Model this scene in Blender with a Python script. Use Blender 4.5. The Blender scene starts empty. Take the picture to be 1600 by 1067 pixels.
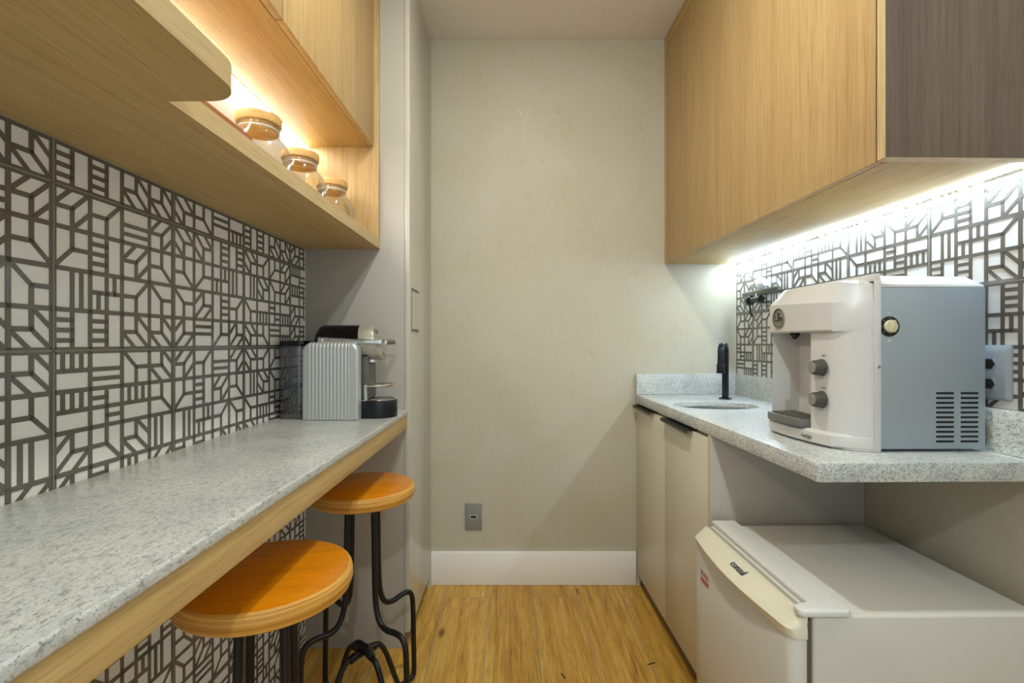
import bpy, bmesh, math, random
from mathutils import Vector, Matrix
random.seed(7)
scn = bpy.context.scene
COL = scn.collection
PI = math.pi
H = 1.153            # camera height
F = 760.0            # focal length in pixels of the 1600 px frame
ANG = math.atan(10 / 760)

# ------------------------------------------------------------------ frames
def frame(px, py, ang):
    # the two long walls are not perfectly parallel: each has its own slightly turned frame
    return (Matrix.Translation((px + math.copysign(1, -ang) * 0.01316 * py, py, 0)) @ Matrix.Rotation(ang, 4, 'Z')
            @ Matrix.Translation((-px, -py, 0)))
ML = frame(-0.6, 1.3, -ANG)
MR = frame(0.9, 1.3, ANG)
MW = Matrix.Identity(4)

# ------------------------------------------------------------------ materials
def lin(c):
    return tuple(((v / 255) / 12.92 if v / 255 <= .04045 else ((v / 255 + .055) / 1.055) ** 2.4) for v in c) + (1.0,)

def newmat(name):
    m = bpy.data.materials.new(name); m.use_nodes = True
    nt = m.node_tree
    return m, nt, nt.nodes['Principled BSDF']

def plain(name, rgb, rough=.5, metal=0., coat=0., emit=0., alpha=None, trans=0., ior=1.45, spec=.5):
    m, nt, b = newmat(name)
    b.inputs['Base Color'].default_value = lin(rgb)
    b.inputs['Roughness'].default_value = rough
    b.inputs['Metallic'].default_value = metal
    b.inputs['Coat Weight'].default_value = coat
    b.inputs['Specular IOR Level'].default_value = spec
    b.inputs['IOR'].default_value = ior
    b.inputs['Transmission Weight'].default_value = trans
    if emit:
        b.inputs['Emission Color'].default_value = lin(rgb)
        b.inputs['Emission Strength'].default_value = emit
    # faint roughness variation so that nothing is perfectly uniform
    if not emit and not trans:
        n = nt.nodes.new('ShaderNodeTexNoise'); n.inputs['Scale'].default_value = 30
        mr = nt.nodes.new('ShaderNodeMapRange')
        mr.inputs['To Min'].default_value = max(0, rough - .008); mr.inputs['To Max'].default_value = min(1, rough + .008)
        nt.links.new(n.outputs['Fac'], mr.inputs['Value']); nt.links.new(mr.outputs['Result'], b.inputs['Roughness'])
    return m

def ramp(nt, stops):
    r = nt.nodes.new('ShaderNodeValToRGB')
    e = r.color_ramp.elements
    while len(e) < len(stops): e.new(.5)
    for i, (p, c) in enumerate(stops):
        e[i].position = p; e[i].color = lin(c)
    return r

def noise(nt, coord, scale, detail=4, rough=.5, dist=0., mapscale=None):
    n = nt.nodes.new('ShaderNodeTexNoise')
    n.inputs['Scale'].default_value = scale; n.inputs['Detail'].default_value = detail
    n.inputs['Roughness'].default_value = rough; n.inputs['Distortion'].default_value = dist
    src = coord
    if mapscale:
        mp = nt.nodes.new('ShaderNodeMapping'); mp.inputs['Scale'].default_value = mapscale
        nt.links.new(coord, mp.inputs['Vector']); src = mp.outputs['Vector']
    nt.links.new(src, n.inputs['Vector'])
    return n.outputs['Fac']

def mix(nt, a, b, fac, mode='MIX'):
    x = nt.nodes.new('ShaderNodeMix'); x.data_type = 'RGBA'; x.blend_type = mode
    if isinstance(fac, (int, float)): x.inputs[0].default_value = fac
    else: nt.links.new(fac, x.inputs[0])
    for sock, v in ((x.inputs[6], a), (x.inputs[7], b)):
        if isinstance(v, tuple): sock.default_value = v
        else: nt.links.new(v, sock)
    return x.outputs[2]

def bump(nt, b, h, strength=.1, dist=.002):
    n = nt.nodes.new('ShaderNodeBump'); n.inputs['Strength'].default_value = strength
    n.inputs['Distance'].default_value = dist
    nt.links.new(h, n.inputs['Height']); nt.links.new(n.outputs['Normal'], b.inputs['Normal'])

def wood(name, light, mid, dark, axis='Z', rough=.45, fine=1.0, coat=0.):
    m, nt, b = newmat(name)
    tc = nt.nodes.new('ShaderNodeTexCoord').outputs['Object']
    ai = 'XYZ'.index(axis)
    def sc(a, c):
        v = [a, a, a]; v[ai] = c; return tuple(v)
    g1 = noise(nt, tc, 1, 6, .65, .4, sc(95 * fine, 2.2))
    g2 = noise(nt, tc, 1, 3, .5, .8, sc(14 * fine, .7))
    g3 = noise(nt, tc, 1, 2, .5, 0, sc(300 * fine, 9))
    r1 = ramp(nt, [(.28, dark), (.5, mid), (.75, light)]); nt.links.new(g2, r1.inputs['Fac'])
    r2 = ramp(nt, [(.3, dark), (.52, mid), (.7, light)]); nt.links.new(g1, r2.inputs['Fac'])
    c = mix(nt, r1.outputs['Color'], r2.outputs['Color'], .5)
    r3 = ramp(nt, [(.3, (205, 200, 195)), (.5, (255, 255, 255))]); nt.links.new(g3, r3.inputs['Fac'])
    c = mix(nt, c, r3.outputs['Color'], .55, 'MULTIPLY')
    nt.links.new(c, b.inputs['Base Color'])
    b.inputs['Roughness'].default_value = rough
    b.inputs['Coat Weight'].default_value = coat
    b.inputs['Specular IOR Level'].default_value = .35
    bump(nt, b, g1, .06, .001)
    return m

def granite(name, base, pale, speck, rough=.28, dens=.0):
    m, nt, b = newmat(name)
    tc = nt.nodes.new('ShaderNodeTexCoord').outputs['Object']
    n1 = noise(nt, tc, 420, 3, .7, .3, (1, .6, 1))
    n2 = noise(nt, tc, 150, 5, .75, .5, (1, .5, 1))
    n3 = noise(nt, tc, 9, 3, .5)
    r0 = ramp(nt, [(.35, base), (.62, pale)]); nt.links.new(n2, r0.inputs['Fac'])
    r1 = ramp(nt, [(.33 + dens, (0, 0, 0)), (.43 + dens, (255, 255, 255))]); nt.links.new(n1, r1.inputs['Fac'])
    r2 = ramp(nt, [(.36, (165, 165, 160)), (.47, (255, 255, 255))]); nt.links.new(n2, r2.inputs['Fac'])
    r3 = ramp(nt, [(.3, (228, 230, 232)), (.7, (255, 255, 250))]); nt.links.new(n3, r3.inputs['Fac'])
    c = mix(nt, lin(speck), r0.outputs['Color'], r1.outputs['Color'])
    c = mix(nt, c, r2.outputs['Color'], .6, 'MULTIPLY')
    c = mix(nt, c, r3.outputs['Color'], 1., 'MULTIPLY')
    nt.links.new(c, b.inputs['Base Color'])
    b.inputs['Roughness'].default_value = rough
    return m

def cement(name, a, bcol, cdark, rough=.5):
    m, nt, b = newmat(name)
    tc = nt.nodes.new('ShaderNodeTexCoord').outputs['Object']
    n1 = noise(nt, tc, 2.2, 6, .6, 1.2)
    n2 = noise(nt, tc, 6, 8, .75, 2.5)
    n3 = noise(nt, tc, 60, 4, .7, .5)
    r1 = ramp(nt, [(.3, a), (.7, bcol)]); nt.links.new(n1, r1.inputs['Fac'])
    r2 = ramp(nt, [(.25, (0, 0, 0)), (.42, (255, 255, 255))]); nt.links.new(n2, r2.inputs['Fac'])
    c = mix(nt, lin(cdark), r1.outputs['Color'], r2.outputs['Color'])
    c = mix(nt, r1.outputs['Color'], c, .6)
    r3 = ramp(nt, [(.35, (248, 248, 248)), (.65, (255, 255, 255))]); nt.links.new(n3, r3.inputs['Fac'])
    c = mix(nt, c, r3.outputs['Color'], .7, 'MULTIPLY')
    nt.links.new(c, b.inputs['Base Color'])
    b.inputs['Roughness'].default_value = rough
    b.inputs['Specular IOR Level'].default_value = .4
    bump(nt, b, n1, .05, .003)
    return m

def plank_floor(name):
    m, nt, b = newmat(name)
    tc = nt.nodes.new('ShaderNodeTexCoord').outputs['Object']
    mp = nt.nodes.new('ShaderNodeMapping'); mp.inputs['Rotation'].default_value = (0, 0, PI / 2)
    mp.inputs['Location'].default_value = (0.35, 0.284, 0)
    nt.links.new(tc, mp.inputs['Vector'])
    br = nt.nodes.new('ShaderNodeTexBrick')
    br.offset = .37; br.offset_frequency = 2
    br.inputs['Scale'].default_value = 1
    br.inputs['Mortar Size'].default_value = .0022; br.inputs['Mortar Smooth'].default_value = .1
    br.inputs['Brick Width'].default_value = 5.0; br.inputs['Row Height'].default_value = .2
    br.inputs['Color1'].default_value = (0, 0, 0, 1); br.inputs['Color2'].default_value = (1, 1, 1, 1)
    br.inputs['Mortar'].default_value = (.5, .5, .5, 1)
    nt.links.new(mp.outputs['Vector'], br.inputs['Vector'])
    # offset of the grain for each plank
    cmb = nt.nodes.new('ShaderNodeVectorMath'); cmb.operation = 'MULTIPLY_ADD'
    nt.links.new(br.outputs['Color'], cmb.inputs[0]); cmb.inputs[1].default_value = (7, 5, 3)
    nt.links.new(tc, cmb.inputs[2])
    v = cmb.outputs['Vector']
    g1 = noise(nt, v, 1, 7, .7, .6, (75, 1.8, 1))
    g2 = noise(nt, v, 1, 4, .6, 2.6, (11, 1.1, 1))
    g3 = noise(nt, v, 1, 2, .5, .3, (260, 14, 1))
    r1 = ramp(nt, [(.28, (134, 90, 28)), (.42, (190, 140, 56)), (.52, (210, 162, 72)), (.70, (234, 192, 102))]); nt.links.new(g2, r1.inputs['Fac'])
    r2 = ramp(nt, [(.3, (144, 98, 34)), (.5, (206, 158, 70)), (.72, (234, 192, 106))]); nt.links.new(g1, r2.inputs['Fac'])
    c = mix(nt, r1.outputs['Color'], r2.outputs['Color'], .5)
    r3 = ramp(nt, [(.3, (200, 190, 175)), (.5, (255, 255, 255))]); nt.links.new(g3, r3.inputs['Fac'])
    c = mix(nt, c, r3.outputs['Color'], .6, 'MULTIPLY')
    # knots
    vo = nt.nodes.new('ShaderNodeTexVoronoi'); vo.inputs['Scale'].default_value = 1; vo.inputs['Randomness'].default_value = 1
    mk = nt.nodes.new('ShaderNodeMapping'); mk.inputs['Scale'].default_value = (6.2, 2.6, 1)
    nt.links.new(v, mk.inputs['Vector']); nt.links.new(mk.outputs['Vector'], vo.inputs['Vector'])
    rk = ramp(nt, [(.03, (90, 55, 25)), (.12, (255, 255, 255))]); nt.links.new(vo.outputs['Distance'], rk.inputs['Fac'])
    c = mix(nt, c, rk.outputs['Color'], .75, 'MULTIPLY')
    c = mix(nt, c, lin((165, 145, 112)), br.outputs['Fac'])
    nt.links.new(c, b.inputs['Base Color'])
    b.inputs['Roughness'].default_value = .42
    b.inputs['Specular IOR Level'].default_value = .4
    bump(nt, b, g1, .08, .002)
    return m

M = {}
M['oakZ'] = wood('oak_laminate_upright', (206, 179, 132), (195, 164, 114), (178, 145, 96), 'Z')
M['oakY'] = wood('oak_laminate_lengthwise', (212, 183, 128), (201, 168, 108), (184, 147, 88), 'Y')
M['edge'] = wood('oak_edge_band', (208, 184, 140), (202, 176, 130), (192, 165, 118), 'Y', .5)
M['edgeZ'] = wood('oak_edge_band_upright', (212, 190, 148), (206, 182, 138), (196, 170, 124), 'Z', .5)
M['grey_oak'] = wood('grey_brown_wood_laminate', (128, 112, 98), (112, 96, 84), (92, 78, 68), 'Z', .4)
M['lacquer'] = plain('warm_grey_lacquer', (180, 174, 165), .32)
M['lacquer_door'] = plain('warm_grey_lacquer_door', (198, 195, 182), .22)
M['lacquer_base'] = plain('beige_grey_lacquer', (212, 206, 188), .3)
M['kick'] = plain('taupe_plinth', (120, 105, 88), .5)
M['granite'] = granite('pale_grey_granite', (198, 199, 196), (222, 222, 219), (112, 110, 104))
M['granite2'] = granite('speckled_grey_granite', (200, 203, 202), (226, 228, 226), (92, 94, 94), .3, .03)
M['cement'] = cement('burnt_cement_beige', (198, 192, 176), (192, 184, 158), (168, 155, 122), .5)
M['cement_ceiling'] = cement('burnt_cement_ceiling', (236, 230, 224), (230, 223, 215), (218, 210, 198), .5)
M['cement_low'] = cement('burnt_cement_grey', (196, 188, 170), (184, 176, 156), (164, 156, 136), .5)
M['floor'] = plank_floor('oak_look_planks')
M['white_paint'] = plain('white_painted_wood', (248, 246, 242), .35)
M['tile_white'] = plain('glazed_white_tile', (232, 231, 227), .18)
M['tile_line'] = plain('dark_relief_glaze', (98, 93, 85), .16, coat=.5)
M['grout'] = plain('grey_grout', (128, 124, 114), .35)
M['white_panel'] = plain('white_back_panel', (235, 234, 230), .4)
M['black'] = plain('black_plastic', (18, 20, 24), .28)
M['black_gloss'] = plain('black_gloss_plastic', (9, 10, 14), .12)
M['black_matte'] = plain('black_powder_coat', (20, 19, 20), .38)
M['black_tap'] = plain('black_satin_metal', (34, 40, 46), .3, .4)
M['chrome'] = plain('chrome', (225, 228, 230), .1, 1.)
M['steel'] = plain('brushed_steel', (190, 192, 190), .28, 1.)
M['alu'] = plain('ribbed_aluminium', (196, 198, 196), .4, .55)
M['silver'] = plain('silver_plastic', (176, 172, 160), .35, .45)
M['dark_grey'] = plain('dark_grey_plastic', (92, 88, 82), .4)
M['grip'] = plain('taupe_grip', (110, 102, 90), .5)
M['white_plastic'] = plain('white_plastic', (208, 206, 203), .3)
M['silver_sheet'] = plain('silver_painted_sheet', (158, 168, 175), .38, .25)
M['knob_grey'] = plain('grey_knob_plastic', (74, 72, 67), .4)
M['knob_face'] = plain('grey_knob_face', (142, 140, 130), .45)
M['tray_grey'] = plain('grey_tray_plastic', (104, 103, 100), .4)
M['cream'] = plain('aged_cream_plastic', (228, 223, 200), .35)
M['cream_dark'] = plain('cream_dial_plastic', (208, 200, 168), .45)
M['fridge'] = plain('white_enamel', (211, 209, 202), .28)
M['fridge_trim'] = plain('white_trim_plastic', (228, 228, 226), .35)
M['gasket'] = plain('grey_gasket', (96, 90, 80), .6)
M['strip_grey'] = plain('grey_rubber_strip', (165, 162, 150), .5)
M['navy'] = plain('navy_print', (30, 34, 70), .4)
M['print_grey'] = plain('grey_print', (120, 118, 112), .5)
M['print_dark'] = plain('dark_print', (50, 50, 48), .5)
M['red_print'] = plain('red_print', (196, 84, 76), .5)
M['plate'] = plain('grey_socket_plate', (138, 138, 134), .4)
M['plate2'] = plain('blue_grey_socket_plate', (150, 158, 164), .35)
M['stool_top'] = wood('amber_veneer', (228, 144, 12), (218, 132, 6), (200, 116, 4), 'X', .3, .8, .25)
M['stool_edge'] = wood('ply_edge', (226, 172, 84), (212, 152, 62), (180, 116, 36), 'X', .4, 1, .2)
M['lid'] = wood('bamboo_lid', (222, 184, 122), (208, 166, 102), (190, 146, 84), 'X', .5)
M['brown_board'] = plain('reddish_brown_wood', (168, 100, 60), .45)
M['white_ceramic'] = plain('white_plastic_fitting', (235, 236, 238), .25)
M['rail'] = plain('grey_green_metal', (104, 112, 100), .3, .5)
M['led_warm'] = plain('led_diffuser_left', (252, 250, 240), .5, emit=72)
M['led_cool'] = plain('led_diffuser_right', (206, 232, 255), .5, emit=66)

def ply_edge(m):
    nt = m.node_tree; b = nt.nodes['Principled BSDF']
    tc = nt.nodes.new('ShaderNodeTexCoord').outputs['Object']
    g = noise(nt, tc, 1, 4, .6, .6, (3, 3, 170))
    r = ramp(nt, [(.35, (176, 112, 34)), (.5, (210, 150, 62)), (.68, (228, 178, 92))]); nt.links.new(g, r.inputs['Fac'])
    nt.links.new(r.outputs['Color'], b.inputs['Base Color'])
ply_edge(M['stool_edge'])

def glass(name, tint, gl=(.015, .22)):
    # thin clear glass: mostly see-through with a glossy skin
    m, nt, b = newmat(name)
    nt.nodes.remove(b)
    out = [n for n in nt.nodes if n.type == 'OUTPUT_MATERIAL'][0]
    t = nt.nodes.new('ShaderNodeBsdfTransparent'); t.inputs['Color'].default_value = lin(tint)
    g = nt.nodes.new('ShaderNodeBsdfGlossy'); g.inputs['Roughness'].default_value = .04
    lw = nt.nodes.new('ShaderNodeLayerWeight'); lw.inputs['Blend'].default_value = .35
    mr = nt.nodes.new('ShaderNodeMapRange'); mr.inputs['To Min'].default_value = gl[0]; mr.inputs['To Max'].default_value = gl[1]
    nt.links.new(lw.outputs['Facing'], mr.inputs['Value'])
    mx = nt.nodes.new('ShaderNodeMixShader')
    nt.links.new(mr.outputs['Result'], mx.inputs[0]); nt.links.new(t.outputs[0], mx.inputs[1]); nt.links.new(g.outputs[0], mx.inputs[2])
    nt.links.new(mx.outputs[0], out.inputs['Surface'])
    return m
M['glass'] = glass('clear_glass', (250, 250, 249), (.03, .4))
M['smoke'] = glass('smoky_clear_plastic', (238, 238, 244), (.08, .4))

# ------------------------------------------------------------------ mesh helpers
class MB:
    def __init__(s): s.bm = bmesh.new(); s.mats = []
    def mi(s, mat):
        if mat not in s.mats: s.mats.append(mat)
        return s.mats.index(mat)
    def face(s, vs, mat):
        try:
            f = s.bm.faces.new(vs)
        except ValueError:
            return None
        f.material_index = s.mi(mat); return f
    def box(s, x0, x1, y0, y1, z0, z1, mat):
        v = [s.bm.verts.new((x, y, z)) for z in (z0, z1) for y in (y0, y1) for x in (x0, x1)]
        for q in ((0, 2, 3, 1), (4, 5, 7, 6), (0, 1, 5, 4), (2, 6, 7, 3), (0, 4, 6, 2), (1, 3, 7, 5)):
            s.face([v[i] for i in q], mat)
        return s
    def prism(s, pts, a0, a1, mat, axis='Z', cap0=None, cap1=None):
        def P(p, a):
            return {'Z': (p[0], p[1], a), 'Y': (p[0], a, p[1]), 'X': (a, p[0], p[1])}[axis]
        A = [s.bm.verts.new(P(p, a0)) for p in pts]; B = [s.bm.verts.new(P(p, a1)) for p in pts]
        n = len(pts)
        s.face(A[::-1], cap0 or mat); s.face(B, cap1 or mat)
        for i in range(n): s.face([A[i], A[(i + 1) % n], B[(i + 1) % n], B[i]], mat)
        return s
    def loft(s, rings, mat, caps=True, closed=True):
        R = [[s.bm.verts.new(p) for p in r] for r in rings]
        n = len(R[0])
        for a, b in zip(R, R[1:]):
            for i in range(n if closed else n - 1):
                s.face([a[i], a[(i + 1) % n], b[(i + 1) % n], b[i]], mat)
        if caps: s.face(R[0][::-1], mat); s.face(R[-1], mat)
        return s
    def lathe(s, prof, mat, n=40, c=(0, 0, 0), axis='Z', sx=1., sy=1., mats=None, caps=True):
        rings = []
        for r, h in prof:
            r = max(r, .0001) if r <= .001 else r
            ring = []
            for i in range(n):
                t = 2 * PI * i / n; a, b = r * math.cos(t) * sx, r * math.sin(t) * sy
                p = {'Z': (a, b, h), 'X': (h, a, b), 'Y': (b, h, a)}[axis]
                ring.append(s.bm.verts.new((p[0] + c[0], p[1] + c[1], p[2] + c[2])))
            rings.append(ring)
        for k, (a, b) in enumerate(zip(rings, rings[1:])):
            mt = mats[k] if mats else mat
            for i in range(n): s.face([a[i], a[(i + 1) % n], b[(i + 1) % n], b[i]], mt)
        if caps and prof[0][0] > .0015: s.face(rings[0][::-1], mats[0] if mats else mat)
        if caps and prof[-1][0] > .0015: s.face(rings[-1], mats[-1] if mats else mat)
        return s
    def tube(s, pts, r, mat, n=12, smooth=True):
        P = [Vector(p) for p in pts]
        if smooth:
            Q = []
            m = len(P)
            for i in range(m - 1):
                p0, p1, p2, p3 = P[max(i - 1, 0)], P[i], P[i + 1], P[min(i + 2, m - 1)]
                for k in range(6):
                    t = k / 6
                    Q.append(.5 * ((2 * p1) + (p2 - p0) * t + (2 * p0 - 5 * p1 + 4 * p2 - p3) * t * t + (-p0 + 3 * p1 - 3 * p2 + p3) * t ** 3))
            Q.append(P[-1]); P = Q
        rings = []; up = None
        for i, p in enumerate(P):
            d = (P[min(i + 1, len(P) - 1)] - P[max(i - 1, 0)])
            if d.length < 1e-7: continue
            d.normalize()
            if up is None:
                up = Vector((0, 0, 1)) if abs(d.z) < .9 else Vector((1, 0, 0))
            a = d.cross(up)
            if a.length < 1e-4: a = d.cross(Vector((0, 1, 0)))
            a.normalize(); b = a.cross(d).normalized(); up = b
            rr = r(i / (len(P) - 1)) if callable(r) else r
            rings.append([p + (a * math.cos(2 * PI * k / n) + b * math.sin(2 * PI * k / n)) * rr for k in range(n)])
        return s.loft(rings, mat)
    def build(s, name, parent=None, mat4=None, base=(0, 0, 0), bevel=0, seg=2, smooth=True, angle=35, label=None):
        bm = s.bm
        bmesh.ops.remove_doubles(bm, verts=bm.verts, dist=1e-6)
        degenerate = [f for f in bm.faces if f.calc_area() < 1e-12]
        bmesh.ops.delete(bm, geom=degenerate, context='FACES_ONLY')
        bmesh.ops.recalc_face_normals(bm, faces=bm.faces)
        if base != (0, 0, 0): bmesh.ops.translate(bm, verts=bm.verts, vec=-Vector(base))
        me = bpy.data.meshes.new(name); bm.to_mesh(me); bm.free()
        for mt in s.mats: me.materials.append(M[mt])
        o = bpy.data.objects.new(name, me); COL.objects.link(o)
        if parent is not None: o.parent = parent
        elif mat4 is not None: o.matrix_world = mat4 @ Matrix.Translation(base)
        if smooth:
            for p in me.polygons: p.use_smooth = True
        if bevel:
            b = o.modifiers.new('bevel', 'BEVEL'); b.width = bevel; b.segments = seg; b.limit_method = 'ANGLE'; b.angle_limit = math.radians(40)
            b.harden_normals = False
        if smooth:
            w = o.modifiers.new('edge_split', 'EDGE_SPLIT'); w.split_angle = math.radians(angle)
        if label: o['label'] = label
        return o

def thing(name, label, cat, base, mat4=MW, rz=0, group=None):
    o = bpy.data.objects.new(name, None); COL.objects.link(o)
    o.empty_display_size = .05
    o.matrix_world = mat4 @ Matrix.Translation(base) @ Matrix.Rotation(rz, 4, 'Z')
    o['label'] = label; o['category'] = cat
    if group: o['group'] = group
    return o
def tag(o, label, cat, group=None):
    o['label'] = label; o['category'] = cat
    if group: o['group'] = group
    return o
def struct(o):
    o['kind'] = 'structure'; return o

def text(body, size, name, mat, parent, origin, right, up, depth=.0004, bold=0., xs=1.):
    cu = bpy.data.curves.new(name, 'FONT'); cu.body = body; cu.size = size; cu.extrude = depth; cu.offset = bold
    cu.align_x = 'CENTER'; cu.align_y = 'CENTER'; cu.resolution_u = 3
    tmp = bpy.data.objects.new('tmp', cu); COL.objects.link(tmp)
    dg = bpy.context.evaluated_depsgraph_get()
    me = bpy.data.meshes.new_from_object(tmp.evaluated_get(dg))
    bpy.data.objects.remove(tmp); bpy.data.curves.remove(cu)
    r = Vector(right).normalized(); u = Vector(up).normalized(); n = r.cross(u)
    mt = Matrix(((r.x * xs, u.x, n.x, origin[0]), (r.y * xs, u.y, n.y, origin[1]), (r.z * xs, u.z, n.z, origin[2]), (0, 0, 0, 1)))
    me.transform(mt); me.materials.clear(); me.materials.append(M[mat])
    o = bpy.data.objects.new(name, me); COL.objects.link(o); o.parent = parent
    return o

# ------------------------------------------------------------------ patterned tile walls
def cell(t):
    if t[:2] in ('TL', 'TR', 'BL', 'BR'):
        S = [((.5, 0), (.5, .5)), ((0, .5), (.5, .5)), ((.5, .5), (1, 1))]
        if t[2] == 'p': S += [((.5, 0), (1, .5)), ((0, .5), (.5, 1))]
        if t[0] == 'B': S = [((a[0], 1 - a[1]), (b[0], 1 - b[1])) for a, b in S]
        if t[1] == 'R': S = [((1 - a[0], a[1]), (1 - b[0], b[1])) for a, b in S]
        return S
    hv = lambda q, a=0, b=1: ((a, q), (b, q))
    vv = lambda q, a=0, b=1: ((q, a), (q, b))
    return {'L3': [vv(.5)] + [hv(q, 0, .5) for q in (.25, .5, .75)],
            'R3': [vv(.5)] + [hv(q, .5, 1) for q in (.25, .5, .75)],
            'H2B': [hv(.5), hv(.75)], 'H2T': [hv(.25), hv(.5)],
            'VT3': [hv(.5)] + [vv(q, 0, .5) for q in (.25, .5, .75)],
            'VB3': [hv(.5)] + [vv(q, .5, 1) for q in (.25, .5, .75)],
            'VR': [vv(.5), vv(.75)], 'VL': [vv(.25), vv(.5)],
            'X4v': [hv(.5), vv(.5), vv(.75, 0, .5), vv(.25, .5, 1)],
            'X4h': [hv(.5), vv(.5), hv(.25, 0, .5), hv(.75, .5, 1)]}[t]
TILES = {
    1: ['BLp BLn H2B BLp', 'TRn L3 BLp TLn', 'VR X4v BLn BRn', 'L3 L3 TLp TLp'],
    2: ['BRp BRp R3 R3', 'TLn TRn X4v VL', 'BRn TRp R3 BLn', 'TRp H2T TRn TRp'],
    3: ['VT3 H2B BRn TLp', 'VT3 X4h VT3 TLn', 'TRp TLn TLp VL', 'TRp X4h VL BLp'],
    4: ['BRp BLn TRn BLp', 'VR BRp BRn BLp', 'BRn VB3 X4h VB3', 'BRp TLn H2T VB3']}

def tile_lines(mb, xw, sgn, y0, z0, layout, ymin, ymax, zmin, zmax, ydir):
    """relief lines on a wall at x = xw standing out by sgn; columns start at y0 and run along ydir, rows run down from z0"""
    T = .2945 if ydir > 0 else .2985
    TZ = .2895; c = T / 4; cz = TZ / 4
    def clip(poly):
        for ax, lo, s in ((0, ymin, 1), (0, ymax, -1), (1, zmin, 1), (1, zmax, -1)):
            out = []
            for i in range(len(poly)):
                a, b = poly[i], poly[(i + 1) % len(poly)]
                ia, ib = s * (a[ax] - lo) >= 0, s * (b[ax] - lo) >= 0
                if ia: out.append(a)
                if ia != ib:
                    t = (lo - a[ax]) / (b[ax] - a[ax]); out.append((a[0] + t * (b[0] - a[0]), a[1] + t * (b[1] - a[1])))
            poly = out
            if len(poly) < 3: return None
        return poly
    def bar(a, b, w, h, mat):
        dx, dz = b[0] - a[0], b[1] - a[1]; L = math.hypot(dx, dz)
        nx, nz = -dz / L * w / 2, dx / L * w / 2; ex, ez = dx / L * w * .3, dz / L * w * .3
        P = [(a[0] - ex + nx, a[1] - ez + nz), (a[0] - ex - nx, a[1] - ez - nz), (b[0] + ex - nx, b[1] + ez - nz), (b[0] + ex + nx, b[1] + ez + nz)]
        P = clip(P)
        if not P: return
        mb.prism(P, xw, xw + sgn * h, mat, 'X')
    for (k, r), tid in layout.items():
        ys = y0 + ydir * k * T; zs = z0 - r * TZ
        for i in range(4):
            for j, t in enumerate(TILES[tid][i].split()):
                cy, cz0 = ys + ydir * j * c, zs - i * cz
                for a, b in cell(t):
                    diag = a[0] != b[0] and a[1] != b[1]
                    bar((cy + ydir * a[0] * c, cz0 - a[1] * cz), (cy + ydir * b[0] * c, cz0 - b[1] * cz), .0078 if diag else .0085, .0013, 'tile_line')
        for i in range(0, 5):
            w = .0085 if 0 < i < 4 else .0125
            bar((ys, zs - i * cz), (ys + ydir * T, zs - i * cz), w, .0014, 'tile_line')
            bar((ys + ydir * i * c, zs), (ys + ydir * i * c, zs - TZ), w, .0014, 'tile_line')
        bar((ys, zs), (ys + ydir * T, zs), .0035, .0022, 'grout')
        bar((ys, zs), (ys, zs - TZ), .0035, .0022, 'grout')

# left wall, X = -0.790 in its frame
XL = -.790; YB = -.55
mb = MB(); mb.box(XL - .1, XL, YB, 1.833, 0, 2.6, 'tile_white')
lay = {}
known = {-1: (1, 1, 3), 0: (1, 1, 3), 1: (4, 2, 1), 2: (1, 4, 4), 3: (3, 3, 3)}
for k in range(-5, 4):
    for r in range(0, 6):
        lay[(k, r)] = known[k][r] if k in known and r < 3 else random.choice((1, 2, 3, 4))
tile_lines(mb, XL, 1, .830, 1.428 + .2895, lay, YB, 1.8325, .002, 1.503, 1)
struct(mb.build('wall_left', mat4=ML, base=(XL, 0, 0), smooth=False))
# right wall, X = 1.125
XR = 1.125
mb = MB(); mb.box(XR, XR + .1, YB, 2.324, 1.0, 2.6, 'tile_white'); mb.box(XR, XR + .1, YB, 2.324, 0, 1.0, 'cement_low')
layr = {}
kn = {(0, 1): 3, (1, 1): 3, (2, 1): 4, (3, 1): 1, (4, 1): 4, (0, 2): 2, (1, 2): 1}
ROWS = {0: (3, 1), 1: (3, 2), 2: (4, 4), 3: (1, 2), 4: (4, 3), 5: (2, 1), 6: (1, 3), 7: (3, 4), 8: (4, 1), 9: (1, 2), -1: (1, 4)}
for k, (up, low) in ROWS.items():
    layr[(k, 0)] = random.choice((1, 2, 3)); layr[(k, 1)] = up; layr[(k, 2)] = low; layr[(k, 3)] = random.choice((1, 4))
# rows: grout lines at camera height +0.425, +0.135, -0.155
tile_lines(mb, XR, -1, 1.274 + .2985 * 3, H + .135 + 2 * .2895, layr, YB, 2.3235, 1.004, 1.5265, -1)
struct(mb.build('wall_right', mat4=MR, base=(XR, 0, 0), smooth=False))

# back wall, ceiling, floor, baseboard
mb = MB(); mb.box(-1.1, 1.45, 2.324, 2.44, -.02, 2.66, 'cement')
# hairline scratches in the plaster
def scratch(x0, y0, x1, y1, w=.0011):
    X0, Z0 = (x0 - 793) / 327, H + (535 - y0) / 327; X1, Z1 = (x1 - 793) / 327, H + (535 - y1) / 327
    dx, dz = X1 - X0, Z1 - Z0; L = math.hypot(dx, dz); nx, nz = -dz / L * w / 2, dx / L * w / 2
    mb.prism([(X0 + nx, Z0 + nz), (X0 - nx, Z0 - nz), (X1 - nx, Z1 - nz), (X1 + nx, Z1 + nz)], 2.324, 2.3234, 'white_panel', 'Y')
for a in ((813, 179, 821.5, 191), (814, 172, 815, 181), (821, 187, 825, 177), (810, 170, 814, 180), (817.5, 189, 818.5, 226), (825, 177, 826.5, 172)): scratch(*a)
struct(mb.build('wall_back', mat4=MW, base=(0, 2.324, 0), smooth=False))
mb = MB(); mb.box(-1.1, 1.45, YB, 2.44, 2.6, 2.68, 'cement_ceiling'); struct(mb.build('ceiling', mat4=MW, base=(0, 0, 2.6), smooth=False))
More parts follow.
